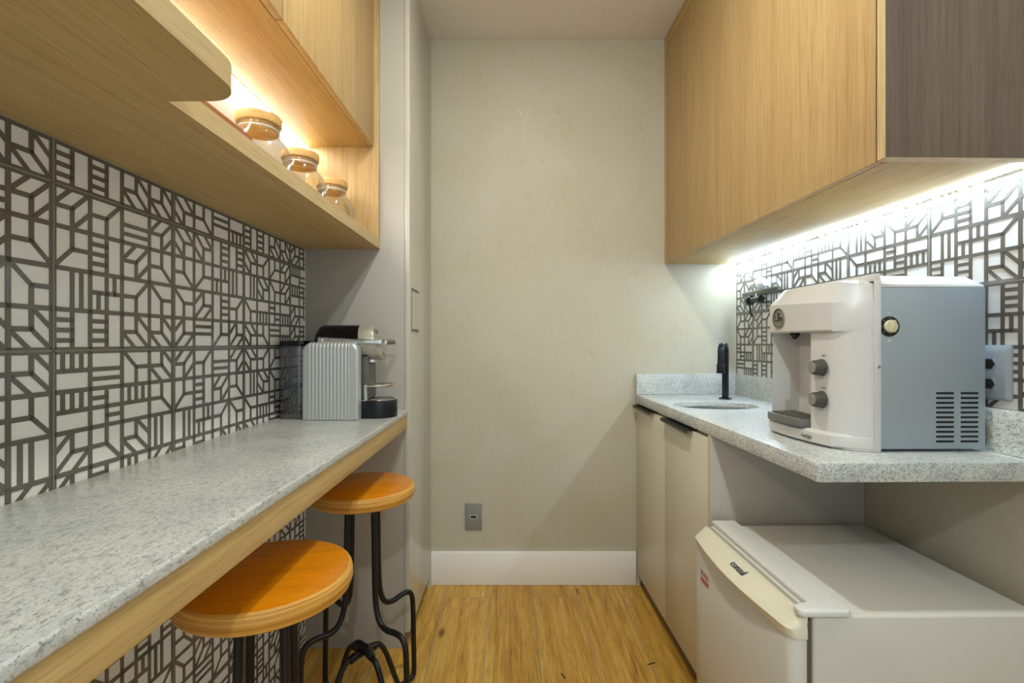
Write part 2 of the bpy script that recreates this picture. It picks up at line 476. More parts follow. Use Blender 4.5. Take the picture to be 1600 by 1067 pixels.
mb = MB(); mb.box(-1.1, 1.45, YB, 2.44, -.06, 0, 'floor'); struct(mb.build('floor', mat4=MW, smooth=False))
mb = MB(); mb.box(-.364, .612, 2.309, 2.324, 0, .158, 'white_paint')
struct(mb.build('baseboard_back', mat4=MW, base=(0, 2.309, 0), bevel=.003))

# ------------------------------------------------------------------ left: tall unit
def P3(o): return o
b0 = (-.59, 2.08, 0)
t = thing('tall_cabinet', 'tall warm grey lacquered cabinet standing floor to ceiling at the end of the bar counter', 'cabinet', b0, ML)
mb = MB(); mb.box(-.789, -.413, 1.834, 2.321, .0, 2.598, 'lacquer'); mb.build('body', t, base=b0, bevel=.001)
mb = MB(); mb.box(-.412, -.393, 1.834, 2.290, .062, 2.56, 'lacquer_door'); mb.build('door', t, base=b0, bevel=.0012)
dr = t.children[-1] if False else [c for c in COL.objects if c.name == 'door'][0]
mb = MB()
mb.box(-.3935, -.3915, 1.868, 1.998, 1.198, 1.360, 'dark_grey')
mb.box(-.3925, -.3905, 1.872, 1.994, 1.205, 1.353, 'lacquer_door')
mb.box(-.3930, -.3895, 1.868, 1.998, 1.353, 1.362, 'grip'); mb.box(-.3930, -.3895, 1.868, 1.998, 1.196, 1.203, 'grip')
mb.build('handle', dr, base=b0, label='flush rectangular pull set into the door')
mb = MB(); mb.box(-.412, -.395, 2.292, 2.322, .0, 2.6, 'lacquer_door'); mb.box(-.412, -.395, 1.834, 2.292, 2.563, 2.599, 'lacquer_door'); mb.build('filler_strip', t, base=b0)
mb = MB(); mb.box(-.425, -.412, 1.84, 2.292, 0, .058, 'kick'); mb.build('plinth', t, base=b0)

# ------------------------------------------------------------------ left: bar counter
b0 = (-.6, .7, .83)
ZC = H - .251
t = thing('bar_counter', 'long pale granite bar counter with an oak apron fixed along the tiled wall', 'counter', b0, ML)
mb = MB(); mb.box(-.789, -.398, YB, 1.8325, ZC - .019, ZC, 'granite'); mb.build('worktop', t, base=b0, bevel=.004, seg=3, label='pale speckled granite slab')
mb = MB(); mb.box(-.425, -.4025, YB, 1.8325, H - .323, ZC - .0195, 'oakY'); mb.build('apron', t, base=b0, bevel=.001, label='light oak front board under the slab')
mb = MB(); mb.box(-.788, -.426, YB, 1.8325, H - .321, H - .303, 'oakY'); mb.build('underside_panel', t, base=b0)

# ------------------------------------------------------------------ left: wall cabinet with lit niche
ZS = H + .3515; ZU = H + .728
b0 = (-.65, 1.2, ZS)
t = thing('wall_cabinet', 'light oak wall cabinet above the bar counter with a lit open niche', 'cabinet', b0, ML)
def arc(cx, cy, r, a0, a1, n=10): return [(cx + r * math.cos(math.radians(a0 + (a1 - a0) * i / n)), cy + r * math.sin(math.radians(a0 + (a1 - a0) * i / n))) for i in range(n + 1)]
poly = [(-.789, YB), (-.390, YB)] + arc(-.440, .661, .05, 0, 90) + [(-.504, .711), (-.504, 1.8325), (-.789, 1.8325)]
mb = MB()
A = [mb.bm.verts.new((x, y, ZS)) for x, y in poly]; B = [mb.bm.verts.new((x, y, ZS + .036)) for x, y in poly]
mb.face(A[::-1], 'oakY'); mb.face(B, 'oakY')
for i in range(len(poly)): mb.face([A[i], A[(i + 1) % len(poly)], B[(i + 1) % len(poly)], B[i]], 'edge')
mb.build('shelf', t, base=b0, angle=50)
sh = [c for c in COL.objects if c.name == 'shelf'][0]
mb = MB(); mb.lathe([(.0001, -.5025), (.0032, -.5027), (.0032, -.5045), (.0001, -.5046)], 'edge', 14, (0, 1.812, ZS + .012), 'X'); mb.build('screw_cap', sh, base=b0)
mb = MB(); mb.box(-.789, -.5045, 1.8145, 1.8325, ZS + .0365, 2.598, 'oakZ'); mb.build('side_panel', t, base=b0, bevel=.0008)
mb = MB(); mb.box(-.789, -.780, YB, 1.814, ZS + .0365, ZU, 'white_panel'); mb.build('niche_back', t, base=b0, label='white back of the niche')
mb = MB(); mb.box(-.789, -.541, YB, 1.814, ZU, 2.55, 'oakY'); mb.build('carcass', t, base=b0, bevel=.001)
for y0, y1 in ((YB, .38), (.384, 1.098), (1.102, 1.810)):
    mb = MB(); mb.box(-.540, -.5215, y0, y1, ZU + .0005, 2.548, 'oakZ'); mb.build('door', t, base=b0, bevel=.001)
mb = MB(); mb.box(-.789, -.523, YB, 1.814, 2.551, 2.598, 'oakY'); mb.build('filler_strip', t, base=b0)
mb = MB(); mb.box(-.779, -.766, YB, 1.813, ZU - .0016, ZU - .0003, 'led_warm'); mb.build('led_strip', t, base=b0, label='glowing LED strip under the cabinet')
mb = MB(); mb.box(-.7655, -.7635, YB, 1.813, ZU - .003, ZU - .0003, 'strip_grey'); mb.build('led_profile', t, base=b0)

# board + jars on the shelf
b0 = (-.60, .78, ZS + .0362)
mb = MB(); mb.box(-.68, -.512, .60, .957, b0[2], b0[2] + .016, 'brown_board')
tag(mb.build('serving_board', mat4=ML, base=b0, bevel=.004), 'reddish brown board lying flat on the niche shelf nearest the curved shelf end', 'board')
def jar(x, y, label, proto=None):
    b = (x, y, ZS + .0362)
    if proto:
        r = proto.copy(); COL.objects.link(r); r.matrix_world = ML @ Matrix.Translation(b); r['label'] = label
        for ch in proto.children:
            c = ch.copy(); COL.objects.link(c); c.parent = r
            for g in ch.children:
                d = g.copy(); COL.objects.link(d); d.parent = c
        return r
    t = thing('storage_jar', label, 'jar', b, ML, group='glass jars in the lit niche')
    mb = MB()
    out = [(.001, .001), (.040, .001), (.052, .006), (.066, .022), (.075, .045), (.078, .068), (.074, .092), (.064, .112), (.053, .124), (.049, .130), (.049, .152), (.051, .154)]
    inn = [(.048, .153), (.0465, .130), (.0505, .122), (.0615, .110), (.0715, .091), (.0755, .068), (.0725, .046), (.064, .025), (.050, .009), (.039, .004), (.001, .004)]
    mb.lathe(out + inn, 'glass', 48); g = mb.build('glass_body', t, angle=60, label='round clear glass body')
    mb = MB(); mb.lathe([(.001, .137), (.0455, .137), (.0462, .140), (.0462, .1545), (.052, .155), (.0535, .158), (.0535, .1745), (.052, .177), (.001, .177)], 'lid', 48)
    l = mb.build('lid', t, angle=40, label='flat bamboo lid')
    mb = MB(); mb.lathe([(.0468, .141), (.0478, .142), (.0478, .1435), (.0468, .1445)], 'white_ceramic', 40, caps=False); mb.build('seal_ring', l)
    return t
bpy.context.view_layer.update()
j = jar(-.640, 1.22, 'round glass jar with bamboo lid, nearest and largest looking of the three in the niche')
jar(-.640, 1.456, 'round glass jar with bamboo lid, middle one of the three in the niche', j)
jar(-.640, 1.71, 'round glass jar with bamboo lid, beside the niche end panel, farthest of the three', j)

# ------------------------------------------------------------------ coffee machine
b0 = (-.58, 1.66, ZC + .0005)
z0 = b0[2]
t = thing('coffee_machine', 'silver ribbed capsule coffee machine with black top on the granite bar counter', 'coffee machine', b0, ML)
def ribbed(y_face, sgn, name):
    x0, x1, ztop, R = -.684, -.502, .251, .028
    mb = MB(); rings = []
    N = 224
    for i in range(N + 1):
        x = x0 + (x1 - x0) * i / N
        d = min(x - x0, x1 - x)
        drop = 0 if d > R else R - math.sqrt(max(0, R * R - (R - d) ** 2))
        zt = z0 + ztop - drop
        ph = (x - x0 - .016) / .0118
        rib = 0
        if x0 + .016 < x < x1 - .030: rib = .0013 * abs(math.sin(PI * ph)) ** .8 - .0006
        # rounding of the panel's vertical edges
        rr = .006; inset = 0 if d > rr else rr - math.sqrt(max(0, rr * rr - (rr - d) ** 2))
        r = .016
        yf = y_face + sgn * (-rib + inset)
        ring = [(x, y_face + sgn * .034, z0 + .001), (x, yf, z0 + .001), (x, yf, z0 + .01)]
        for a in range(0, 91, 15):
            ar = math.radians(a)
            ring.append((x, yf + sgn * r * (1 - math.cos(ar)), zt - r + r * math.sin(ar) + (rib if a > 0 else 0) * math.sin(ar)))
        ring.append((x, y_face + sgn * .034, zt + rib))
        rings.append(ring)
    mb.loft(rings, 'alu'); return mb.build(name, t, base=b0, angle=60, label='ribbed aluminium side panel')
ribbed(1.567, 1, 'side_panel'); ribbed(1.753, -1, 'side_panel')
mb = MB(); mb.box(-.672, -.506, 1.6015, 1.7185, z0 + .001, z0 + .238, 'dark_grey'); mb.box(-.506, -.484, 1.612, 1.708, z0 + .062, z0 + .205, 'dark_grey')
mb.box(-.506, -.484, 1.618, 1.702, z0 + .205, z0 + .225, 'black'); mb.build('body', t, base=b0, bevel=.003)
zc = H + .0005
def headprof(x, r, n=36, tilt=0.): return [(x - tilt * (r * math.sin(2 * PI * k / n)), 1.66 + r * math.cos(2 * PI * k / n), zc + r * math.sin(2 * PI * k / n)) for k in range(n)]
mb = MB(); rings = [headprof(-.674 + .030 * (1 - math.cos(math.radians(a))), .059 * max(.02, math.sin(math.radians(a)) * .55 + .45 * math.sqrt(a / 90))) for a in (1, 10, 20, 35, 50, 65, 80, 90)]
rings += [headprof(-.512, .059, tilt=.12)]
mb.loft(rings, 'black_gloss'); mb.build('top_cover', t, base=b0, angle=50, label='glossy black rounded top')
mb = MB(); mb.loft([headprof(-.5118, .0585, tilt=.12), headprof(-.5118, .060, tilt=.13), headprof(-.462, .060, tilt=.27), headprof(-.4585, .0585, tilt=.28), headprof(-.4575, .055, tilt=.28)], 'silver')
hd = mb.build('brew_head', t, base=b0, angle=30, label='silver drum shaped brew head')
mb = MB()
def facepoint(y, z, off=.0): return -.4575 - .28 * (z - zc) + off
for (y, z, a) in ((1.640, .035, 1), (1.650, .040, 1), (1.660, .034, 1), (1.67, .038, 1), (1.668, -.040, 1)):
    x = facepoint(y, zc + z)
    mb = MB()
    mb.loft([[(x - .001 - .28 * dz, y + dy, zc + z + dz) for dy, dz in ((-.002, -.007), (.002, -.007), (.002, .007), (-.002, .007))],
             [(x + .0006 - .28 * dz, y + dy, zc + z + dz) for dy, dz in ((-.002, -.007), (.002, -.007), (.002, .007), (-.002, .007))]], 'black')
    mb.build('vent_slot', hd, base=b0)
mb = MB(); mb.box(-.503, -.470, 1.632, 1.688, zc - .068, zc - .056, 'chrome'); mb.box(-.497, -.489, 1.64, 1.68, zc - .072, zc - .068, 'black'); mb.box(-.482, -.474, 1.64, 1.68, zc - .072, zc - .068, 'black')
mb.build('coffee_outlet', t, base=b0, bevel=.001)
for y in (1.594, 1.726):
    mb = MB()
    sg = -1 if y < 1.66 else 1
    mb.prism([(-.634, zc + .000), (-.425, zc - .005), (-.425, zc + .007), (-.634, zc + .016)], y - .0025, y + .0025, 'chrome', 'Y')
    mb.lathe([(.001, y - sg * .006), (.0095, y - sg * .006), (.0095, y + sg * .004), (.001, y + sg * .004)], 'chrome', 20, (-.634, 0, zc + .008), 'Y')
    mb.lathe([(.001, y - sg * .005), (.009, y - sg * .005), (.009, y + sg * .004), (.001, y + sg * .004)], 'chrome', 20, (-.424, 0, zc + .001), 'Y')
    lv = mb.build('lever_arm', t, base=b0, bevel=.001, label='chrome lever arm')
mb = MB(); mb.lathe([(.001, 1.6005), (.0078, 1.6005), (.0082, 1.603), (.0082, 1.717), (.0078, 1.7195), (.001, 1.7195)], 'grip', 24, (-.424, 0, zc + .001), 'Y'); mb.build('grip', lv, base=b0, label='taupe rubber grip')
# drip tray and cup shelf
half = [(-.5055, 1.600), (-.46, 1.600)] + arc(-.458, 1.66, .06, -90, 90, 20) + [(-.46, 1.720), (-.5055, 1.720)]
mb = MB(); mb.prism(half, z0 + .0005, z0 + .056, 'black', 'Z'); mb.box(-.3995, -.397, 1.645, 1.66, z0 + .02, z0 + .032, 'black_gloss')
dt = mb.build('drip_tray', t, base=b0, bevel=.003)
mb = MB()
inner = [(-.50, 1.606), (-.46, 1.606)] + arc(-.458, 1.66, .054, -90, 90, 20) + [(-.50, 1.714)]
mb.tube([(x, y, z0 + .0585) for x, y in inner + [inner[0]]], .002, 'chrome', 8, False)
for k in range(9):
    y = 1.616 + k * .011
    xe = -.458 + math.sqrt(max(0, .052 ** 2 - (y - 1.66) ** 2))
    mb.tube([(-.498, y, z0 + .0585), (xe, y, z0 + .0585)], .0014, 'chrome', 6, False)
mb.build('drip_grid', dt, base=b0)
mb = MB(); zz = z0 + .107
cs = [(-.492, 1.612), (-.455, 1.610)] + arc(-.452, 1.66, .046, -80, 80, 16) + [(-.455, 1.710), (-.492, 1.708)]
mb.tube([(x, y, zz) for x, y in cs + [cs[0]]], .0042, 'chrome', 8, False)
for k in range(7):
    y = 1.625 + k * .0115; xe = -.452 + math.sqrt(max(0, .045 ** 2 - (y - 1.66) ** 2))
    mb.tube([(-.490, y, zz), (xe, y, zz)], .0034, 'chrome', 6, False)
mb.box(-.494, -.489, 1.612, 1.708, zz - .006, zz + .002, 'chrome')
for y in (1.614, 1.706): mb.box(-.4955, -.4855, y - .0035, y + .0035, z0 + .0565, zz, 'chrome')
mb.build('cup_shelf', t, base=b0, label='folding chrome cup shelf')
# water tank
def rrect(x0, x1, y0, y1, r, n=5):
    return arc(x1 - r, y1 - r, r, 0, 90, n) + arc(x0 + r, y1 - r, r, 90, 180, n) + arc(x0 + r, y0 + r, r, 180, 270, n) + arc(x1 - r, y0 + r, r, 270, 360, n)
mb = MB()
o1, i1 = rrect(-.774, -.690, 1.59, 1.73, .02), rrect(-.7715, -.6925, 1.5925, 1.7275, .018)
L = []
for pz, pl in ((.003, o1), (.12, o1), (.238, o1), (.238, i1), (.12, i1), (.006, i1)): L.append([(x, y, z0 + pz) for x, y in pl])
mb.loft(L, 'smoke')
wt = mb.build('water_tank', t, base=b0, angle=50, label='smoky see-through water tank')
mb = MB(); pl = rrect(-.7755, -.6875, 1.5885, 1.7315, .021); mb.prism(pl, z0 + .2385, z0 + .256, 'black_gloss', 'Z'); mb.build('tank_lid', wt, base=b0, bevel=.003)
mb = MB(); pl = rrect(-.7745, -.689, 1.589, 1.731, .021); mb.prism(pl, z0 + .0005, z0 + .014, 'dark_grey', 'Z')
pl = rrect(-.768, -.696, 1.60, 1.72, .018); mb.prism(pl, z0 + .028, z0 + .034, 'dark_grey', 'Z'); mb.tube([(-.735, 1.655, z0 + .02), (-.735, 1.655, z0 + .09), (-.725, 1.655, z0 + .11)], .008, 'dark_grey', 12)
mb.box(-.7705, -.6935, 1.596, 1.724, z0 + .105, z0 + .108, 'black_gloss')
mb.build('tank_insert', wt, base=b0, label='dark float and foot inside the tank')

# ------------------------------------------------------------------ bar stools
def stool(x, y, rz, label):
    b = (x, y, 0)
    t = thing('bar_stool', label, 'stool', b, ML, rz, group='bar stools under the counter')
    mb = MB()
    R = .158; zt = H - .440
    prof = [(.001, zt - .042), (R - .022, zt - .042), (R - .012, zt - .0405), (R - .004, zt - .035), (R, zt - .024), (R, zt - .013), (R - .0015, zt - .006), (R - .004, zt - .0018), (R - .008, zt), (.001, zt)]
    mats = ['stool_edge'] * 8 + ['stool_top']
    mb.lathe(prof, 'stool_edge', 96, mats=mats)
    seat = mb.build('seat', t, angle=28, label='round amber veneered seat with layered plywood edge')
    mb = MB()
    mb.lathe([(.001, zt - .0478), (.07, zt - .0478), (.075, zt - .0445), (.075, zt - .0425), (.001, zt - .0425)], 'black_matte', 32)
    mb.build('mounting_plate', t)
    rd = .0085
    prof = [(.054, zt - .05), (.057, .55), (.060, .42), (.067, .355), (.085, .318), (.115, .306), (.155, .311), (.182, .308), (.198, .288), (.203, .24), (.205, .15), (.207, .035), (.200, .013), (.184, .0095), (.160, .0095), (.142, .016), (.128, .045), (.108, .100), (.086, .155), (.062, .190), (.030, .197), (.004, .197)]
    for k in range(4):
        a = math.radians(45 + 90 * k)
        mb = MB()
        mb.tube([(r * math.cos(a), r * math.sin(a), z + (.0175 if k % 2 and r < .03 and z < .2 else 0)) for r, z in prof], rd, 'black_matte', 14)
        mb.build('leg', t, angle=60)
    mb = MB()
    for k in range(2):
        a = math.radians(45 + 90 * k); dz = .0165 * k
        mb.tube([(q * math.cos(a), q * math.sin(a), (.197) + dz * (1 if abs(q) < .03 else .3) - (.004 if abs(q) > .03 else 0)) for q in (-.046, -.022, .0, .022, .046)], .0125, 'black', 16)
    mb.build('cross_joint', t, angle=60, label='black plastic sleeve where the base rods cross')
    return t
stool(-.475, .938, math.radians(14), 'round amber wooden bar stool nearer the camera, half under the bar counter')
stool(-.467, 1.505, math.radians(8), 'round amber wooden bar stool standing beside the tall grey cabinet')

# ------------------------------------------------------------------ right: base cabinet and worktop
ZW = H - .247
b0 = (.88, 1.92, 0)
t = thing('base_cabinet', 'beige grey sink base cabinet under the speckled granite worktop against the back wall', 'cabinet', b0, MR)
mb = MB()
# open-topped carcass
def shell(x0, x1, y0, y1, z0_, z1, w, mat):
    o_ = [(x0, y0), (x1, y0), (x1, y1), (x0, y1)]; i_ = [(x0 + w, y0 + w), (x1 - w, y0 + w), (x1 - w, y1 - w), (x0 + w, y1 - w)]
    mb.loft([[(x, y, z0_ + w) for x, y in i_], [(x, y, z1) for x, y in i_], [(x, y, z1) for x, y in o_], [(x, y, z0_) for x, y in o_]], mat)
mb.bm.free()
for nm, bb in (('bottom_panel', (.6645, 1.123, 1.519, 2.322, .056, .072)), ('back_panel', (1.115, 1.123, 1.519, 2.322, .0725, ZW - .0415)), ('inner_side_panel', (.6645, 1.1145, 2.305, 2.322, .0725, ZW - .0415)), ('top_rail', (.6645, .672, 1.519, 2.3045, ZW - .0515, ZW - .0415))):
    mb = MB(); mb.box(*bb, 'lacquer_base'); mb.build(nm, t, base=b0)
mb = MB(); mb.box(.645, 1.1235, 1.500, 1.5185, 0, ZW - .0405, 'lacquer'); mb.build('side_panel', t, base=b0, bevel=.001)
mb = MB(); mb.box(.6442, .6455, 1.5003, 1.5182, .0, ZW - .041, 'cream_dark'); mb.build('edge_strip', t, base=b0)
for y0, y1, h0, h1 in ((1.522, 1.918, 1.64, 1.905), (1.921, 2.312, 2.05, 2.30)):
    mb = MB(); mb.box(.645, .664, y0, y1, .058, ZW - .052, 'lacquer_base'); d = mb.build('door', t, base=b0, bevel=.001)
    mb = MB(); mb.box(.622, .664, h0, h1, ZW - .0505, ZW - .047, 'black'); mb.box(.622, .625, h0, h1, ZW - .059, ZW - .047, 'black'); mb.build('handle', d, base=b0, label='black edge pull')
mb = MB(); mb.box(.668, .680, 1.519, 2.322, 0, .0555, 'kick'); mb.build('plinth', t, base=b0)
mb = MB(); mb.box(.645, .663, 2.313, 2.3225, .0, ZW - .0415, 'lacquer_base'); mb.build('filler_strip', t, base=b0)

b0 = (.88, 1.66, ZW - .04)
t = thing('stone_worktop', 'thick speckled grey granite worktop with upstands and round sink cut-out', 'worktop', b0, MR)
SC = (.842, 1.915); SA, SB = .162, .118
mb = MB(); NE = 64
yn, yf = .9985, 2.322
outer = [(.655, yn)] + [(1.124, yn), (1.124, yf), (.638, yf)] + [(.648, yn + .006)]
outer = arc(.658, yn + .010, .010, 180, 270, 5) + [(1.124, yn), (1.124, yf), (.638, yf)]
ell = [(SC[0] + SA * math.cos(2 * PI * k / NE), SC[1] + SB * math.sin(2 * PI * k / NE)) for k in range(NE)]
import bisect
RX0, RX1, RY0, RY1 = SC[0] - SA - .012, SC[0] + SA + .012, SC[1] - SB - .012, SC[1] + SB + .012
xl = lambda y: .658 - .010 + (.638 - .648) * (y - yn) / (yf - yn)
def ringfill(z):
    V = {}
    def v(x, y):
        k = (round(x, 6), round(y, 6))
        if k not in V: V[k] = mb.bm.verts.new((x, y, z))
        return V[k]
    per = []
    for x, y in ell:
        dx, dy = x - SC[0], y - SC[1]
        k = min((RX1 - SC[0]) / abs(dx) if abs(dx) > 1e-9 else 9e9, (RY1 - SC[1]) / abs(dy) if abs(dy) > 1e-9 else 9e9)
        per.append((SC[0] + dx * k, SC[1] + dy * k))
    corners = [(RX1, RY1), (RX0, RY1), (RX0, RY0), (RX1, RY0)]
    full = []                                  # rectangle perimeter with its corners
    for i in range(NE):
        a, b = per[i], per[(i + 1) % NE]
        add = [c for c in corners if (abs(a[0] - c[0]) < 1e-6 or abs(a[1] - c[1]) < 1e-6) and (abs(b[0] - c[0]) < 1e-6 or abs(b[1] - c[1]) < 1e-6)
               and not (abs(a[0] - b[0]) < 1e-6 or abs(a[1] - b[1]) < 1e-6)]
        full.append(a); full += add
        mb.face([v(*ell[i]), v(*a)] + [v(*c) for c in add] + [v(*b), v(*ell[(i + 1) % NE])], 'granite2')
    full = [(round(x, 6), round(y, 6)) for x, y in full]
    top = sorted({p for p in full if abs(p[1] - RY1) < 1e-5}); bot = sorted({p for p in full if abs(p[1] - RY0) < 1e-5})
    lef = sorted({p for p in full if abs(p[0] - RX0) < 1e-5}, key=lambda p: p[1]); rig = sorted({p for p in full if abs(p[0] - RX1) < 1e-5}, key=lambda p: p[1])
    oo = outer
    FL, FR, BR, BL = (xl(RY0), RY0), (1.124, RY0), (1.124, RY1), (xl(RY1), RY1)
    mb.face([v(*p) for p in oo[:7]] + [v(*FR)] + [v(*p) for p in bot[::-1]] + [v(*FL)], 'granite2')
    mb.face([v(*BL)] + [v(*p) for p in top] + [v(*BR), v(*oo[-2]), v(*oo[-1])], 'granite2')
    mb.face([v(*FL)] + [v(*p) for p in lef] + [v(*BL)], 'granite2')
    mb.face([v(*FR), v(*BR)] + [v(*p) for p in rig[::-1]], 'granite2')
    outl = [v(*p) for p in oo[:7]] + [v(*FR), v(*BR), v(*oo[-2]), v(*oo[-1]), v(*BL), v(*FL)]
    return outl, [v(*p) for p in ell]
outer = arc(.658, yn + .010, .010, 180, 270, 5) + [(1.124, yn), (1.124, yf), (.638, yf)]
ot, it = ringfill(ZW); ob, ib = ringfill(ZW - .04)
for i in range(len(ot)): mb.face([ob[i], ob[(i + 1) % len(ob)], ot[(i + 1) % len(ot)], ot[i]], 'granite2')
for i in range(NE): mb.face([ib[i], ib[(i + 1) % NE], it[(i + 1) % NE], it[i]], 'granite2')
mb.build('slab', t, base=b0, bevel=.0022)
mb = MB(); mb.box(.640, 1.124, 2.303, 2.3235, ZW + .0005, ZW + .098, 'granite2'); mb.build('back_upstand', t, base=b0, bevel=.0015)
mb = MB(); mb.box(1.109, 1.1245, yn + .001, 2.3025, ZW + .0005, ZW + .098, 'granite2'); mb.build('side_upstand', t, base=b0, bevel=.0015)
# sink
b0 = (SC[0], SC[1], ZW - .17)
mb = MB()
prof = [(.996, -.0185), (.965, -.0175), (.95, -.04), (.93, -.11), (.86, -.150), (.6, -.158), (.12, -.162), (.11, -.165), (.0, -.165), (.0, -.168), (.13, -.168), (.62, -.163), (.88, -.155), (.955, -.113), (.975, -.04), (.996, -.0215)]
for (a, h), (c, g) in zip(prof, prof[1:]):
    pass
rings = [[(SC[0] + SA * max(r, .002) * math.cos(2 * PI * k / 48), SC[1] + SB * max(r, .002) * math.sin(2 * PI * k / 48), ZW + h) for k in range(48)] for r, h in prof]
mb.loft(rings, 'steel', caps=False)
tag(mb.build('sink_basin', mat4=MR, base=b0, angle=50), 'oval stainless steel sink bowl set under the granite worktop', 'sink')
# tap
b0 = (.978, 2.12, ZW + .0005)
t = thing('kitchen_tap', 'black swan neck tap with flat profile behind the oval sink', 'tap', b0, MR, math.radians(-40))
mb = MB(); mb.box(-.022, .022, -.022, .022, 0, .006, 'black_tap'); mb.build('base_plate', t, bevel=.001)
mb = MB()
path = [(0, .006), (0, .10), (0, .19)] + [(-.032 + .032 * math.cos(math.radians(a)), .205 + .032 * math.sin(math.radians(a))) for a in range(0, 181, 15)] + [(-.066, .17), (-.068, .15)]
rings = []
for i, (d, z) in enumerate(path):
    a = path[max(i - 1, 0)]; c = path[min(i + 1, len(path) - 1)]
    tx, tz = c[0] - a[0], c[1] - a[1]; L = math.hypot(tx, tz); nx, nz = -tz / L, tx / L
    hw, ht = .0125, .0085
    rings.append([(-hw, d + nx * ht, z + nz * ht), (hw, d + nx * ht, z + nz * ht), (hw, d - nx * ht, z - nz * ht), (-hw, d - nx * ht, z - nz * ht)])
mb.loft(rings, 'black_tap'); mb.build('spout', t, bevel=.002, angle=50)
mb = MB(); mb.box(-.0145, .0145, -.0800, -.0570, .115, .155, 'black_tap'); mb.build('spray_head', t, bevel=.002)

# ------------------------------------------------------------------ right: wall cabinet
ZR = H + .374
b0 = (.95, 1.66, ZR)
t = thing('wall_cabinet', 'light oak wall cabinet on the right above the granite worktop with a dark end panel', 'cabinet', b0, MR)
mb = MB(); mb.box(.7985, 1.123, 1.0045, 2.3225, ZR, 2.545, 'oakY'); mb.build('carcass', t, base=b0, bevel=.001)
mb = MB(); mb.box(.779, .798, 1.013, 2.302, ZR + .001, H + 1.394, 'oakZ'); mb.build('door', t, base=b0, bevel=.001)
mb = MB(); mb.box(.7795, .7975, 2.304, 2.3225, ZR, 2.598, 'edge'); mb.build('filler_strip', t, base=b0)
mb = MB(); mb.box(.779, .798, 1.013, 2.303, H + 1.397, 2.598, 'oakY'); mb.build('top_filler', t, base=b0, bevel=.0006)
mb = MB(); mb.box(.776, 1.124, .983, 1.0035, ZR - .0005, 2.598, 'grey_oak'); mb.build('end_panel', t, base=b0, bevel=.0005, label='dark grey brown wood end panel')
mb = MB(); mb.box(.7745, .7758, .983, 1.0035, ZR - .0005, 2.598, 'edgeZ'); mb.box(.776, 1.124, .983, 1.0035, ZR - .0022, ZR - .0006, 'edge'); mb.build('edge_strip', t, base=b0)
mb = MB(); mb.box(.789, .80, 1.0037, 1.0125, ZR - .0025, 2.54, 'brown_board'); mb.build('gap_shade_strip', t, base=b0)  # solid brown strip in the joint, its colour stands in for the gap's shade
mb = MB(); mb.box(1.086, 1.106, 1.006, 2.321, ZR - .0022, ZR - .0006, 'led_cool'); mb.build('led_strip', t, base=b0, label='glowing LED strip along the wall')

# ------------------------------------------------------------------ water purifier
z0 = ZW + .0008
b0 = (.92, 1.225, z0)
t = thing('water_purifier', 'white and silver countertop water purifier with two grey knobs on the granite worktop', 'water purifier', b0, MR)
mb = MB(); mb.box(.850, 1.092, 1.0935, 1.355, z0 + .006, z0 + .370, 'silver_sheet')
mb.build('casing', t, base=b0, bevel=.002, label='silver painted metal casing')
cs = [c for c in COL.objects if c.name == 'casing'][0]
mb = MB()
for c in range(2):
    mb = MB()
    xa, xb = ((.979, 1.019), (1.035, 1.0745))[c]
    for r in range(11):
        zz = z0 + .132 - r * .01085
        mb.box(xa, xb, 1.0929, 1.0938, zz - .0024, zz + .0024, 'black')
    mb.build('vent_grille', cs, base=b0)
mb = MB()
mb.loft([[(.850, 1.0935, z0 + .3702), (1.092, 1.0935, z0 + .3702), (1.092, 1.355, z0 + .3702), (.850, 1.355, z0 + .3702)],
         [(.850, 1.094, z0 + .378), (1.091, 1.096, z0 + .376), (1.091, 1.353, z0 + .376), (.850, 1.354, z0 + .378)],
         [(.850, 1.116, z0 + .399), (1.074, 1.125, z0 + .399), (1.074, 1.33, z0 + .399), (.850, 1.335, z0 + .399)]], 'white_plastic')
mb.build('top_cover', t, base=b0, bevel=.002)
# front shell built from stations along the width
ST = [(1.360, .752, 0), (1.352, .746, .0), (1.30, .742, .0), (1.24, .744, .0), (1.19, .750, .0), (1.150, .759, .0), (1.130, .766, .0), (1.108, .800, .0), (1.097, .828, 0), (1.0935, .838, 0)]
def xf(y):
    for a, b in zip(ST, ST[1:]):
        if b[0] <= y <= a[0]: return a[1] + (b[1] - a[1]) * (a[0] - y) / (a[0] - b[0])
    return ST[0][1] if y > 1.36 else ST[-1][1]
mb = MB(); rings = []
for y, x, _ in ST:
    k = max(0., (x - .745) / .093)      # 0 at the middle, 1 at the near corner
    f = min(1, max(0, (1.36 - y) / .27))
    zf = .352 - .010 * f
    xr = max(.79, x + .012)
    rings.append([(x + (.004 if y > 1.12 else 0), y, z0 + .2715), (x, y, z0 + .276), (x, y, z0 + zf - .004), (x + .004, y, z0 + zf), (min(xr, .846), y, z0 + .392 - .020 * k), (.850, y, z0 + .399 - .024 * k), (.850, y, z0 + .2715)])
mb.loft(rings, 'white_plastic')
rings = []
for y, x, _ in [s for s in ST if s[0] < 1.195] :
    xx = max(x + (.012 if y > 1.125 else 0.), x); rings.append([(xx, y, z0 + .0), (xx, y, z0 + .2715), (.850, y, z0 + .2715), (.850, y, z0 + .0)])
rings.insert(0, [(xf(1.195) + .012, 1.198, z0), (xf(1.195) + .012, 1.198, z0 + .2715), (.850, 1.198, z0 + .2715), (.850, 1.198, z0)])
mb.loft(rings, 'white_plastic')
mb.box(.826, .850, 1.1975, 1.360, z0, z0 + .2715, 'white_plastic')
mb.loft([[(xf(y) + .004, y, z0 + .02), (xf(y) + .008, y, z0 + .2715), (.850, y, z0 + .2715), (.850, y, z0 + .02)] for y in (1.349, 1.360)], 'white_plastic')
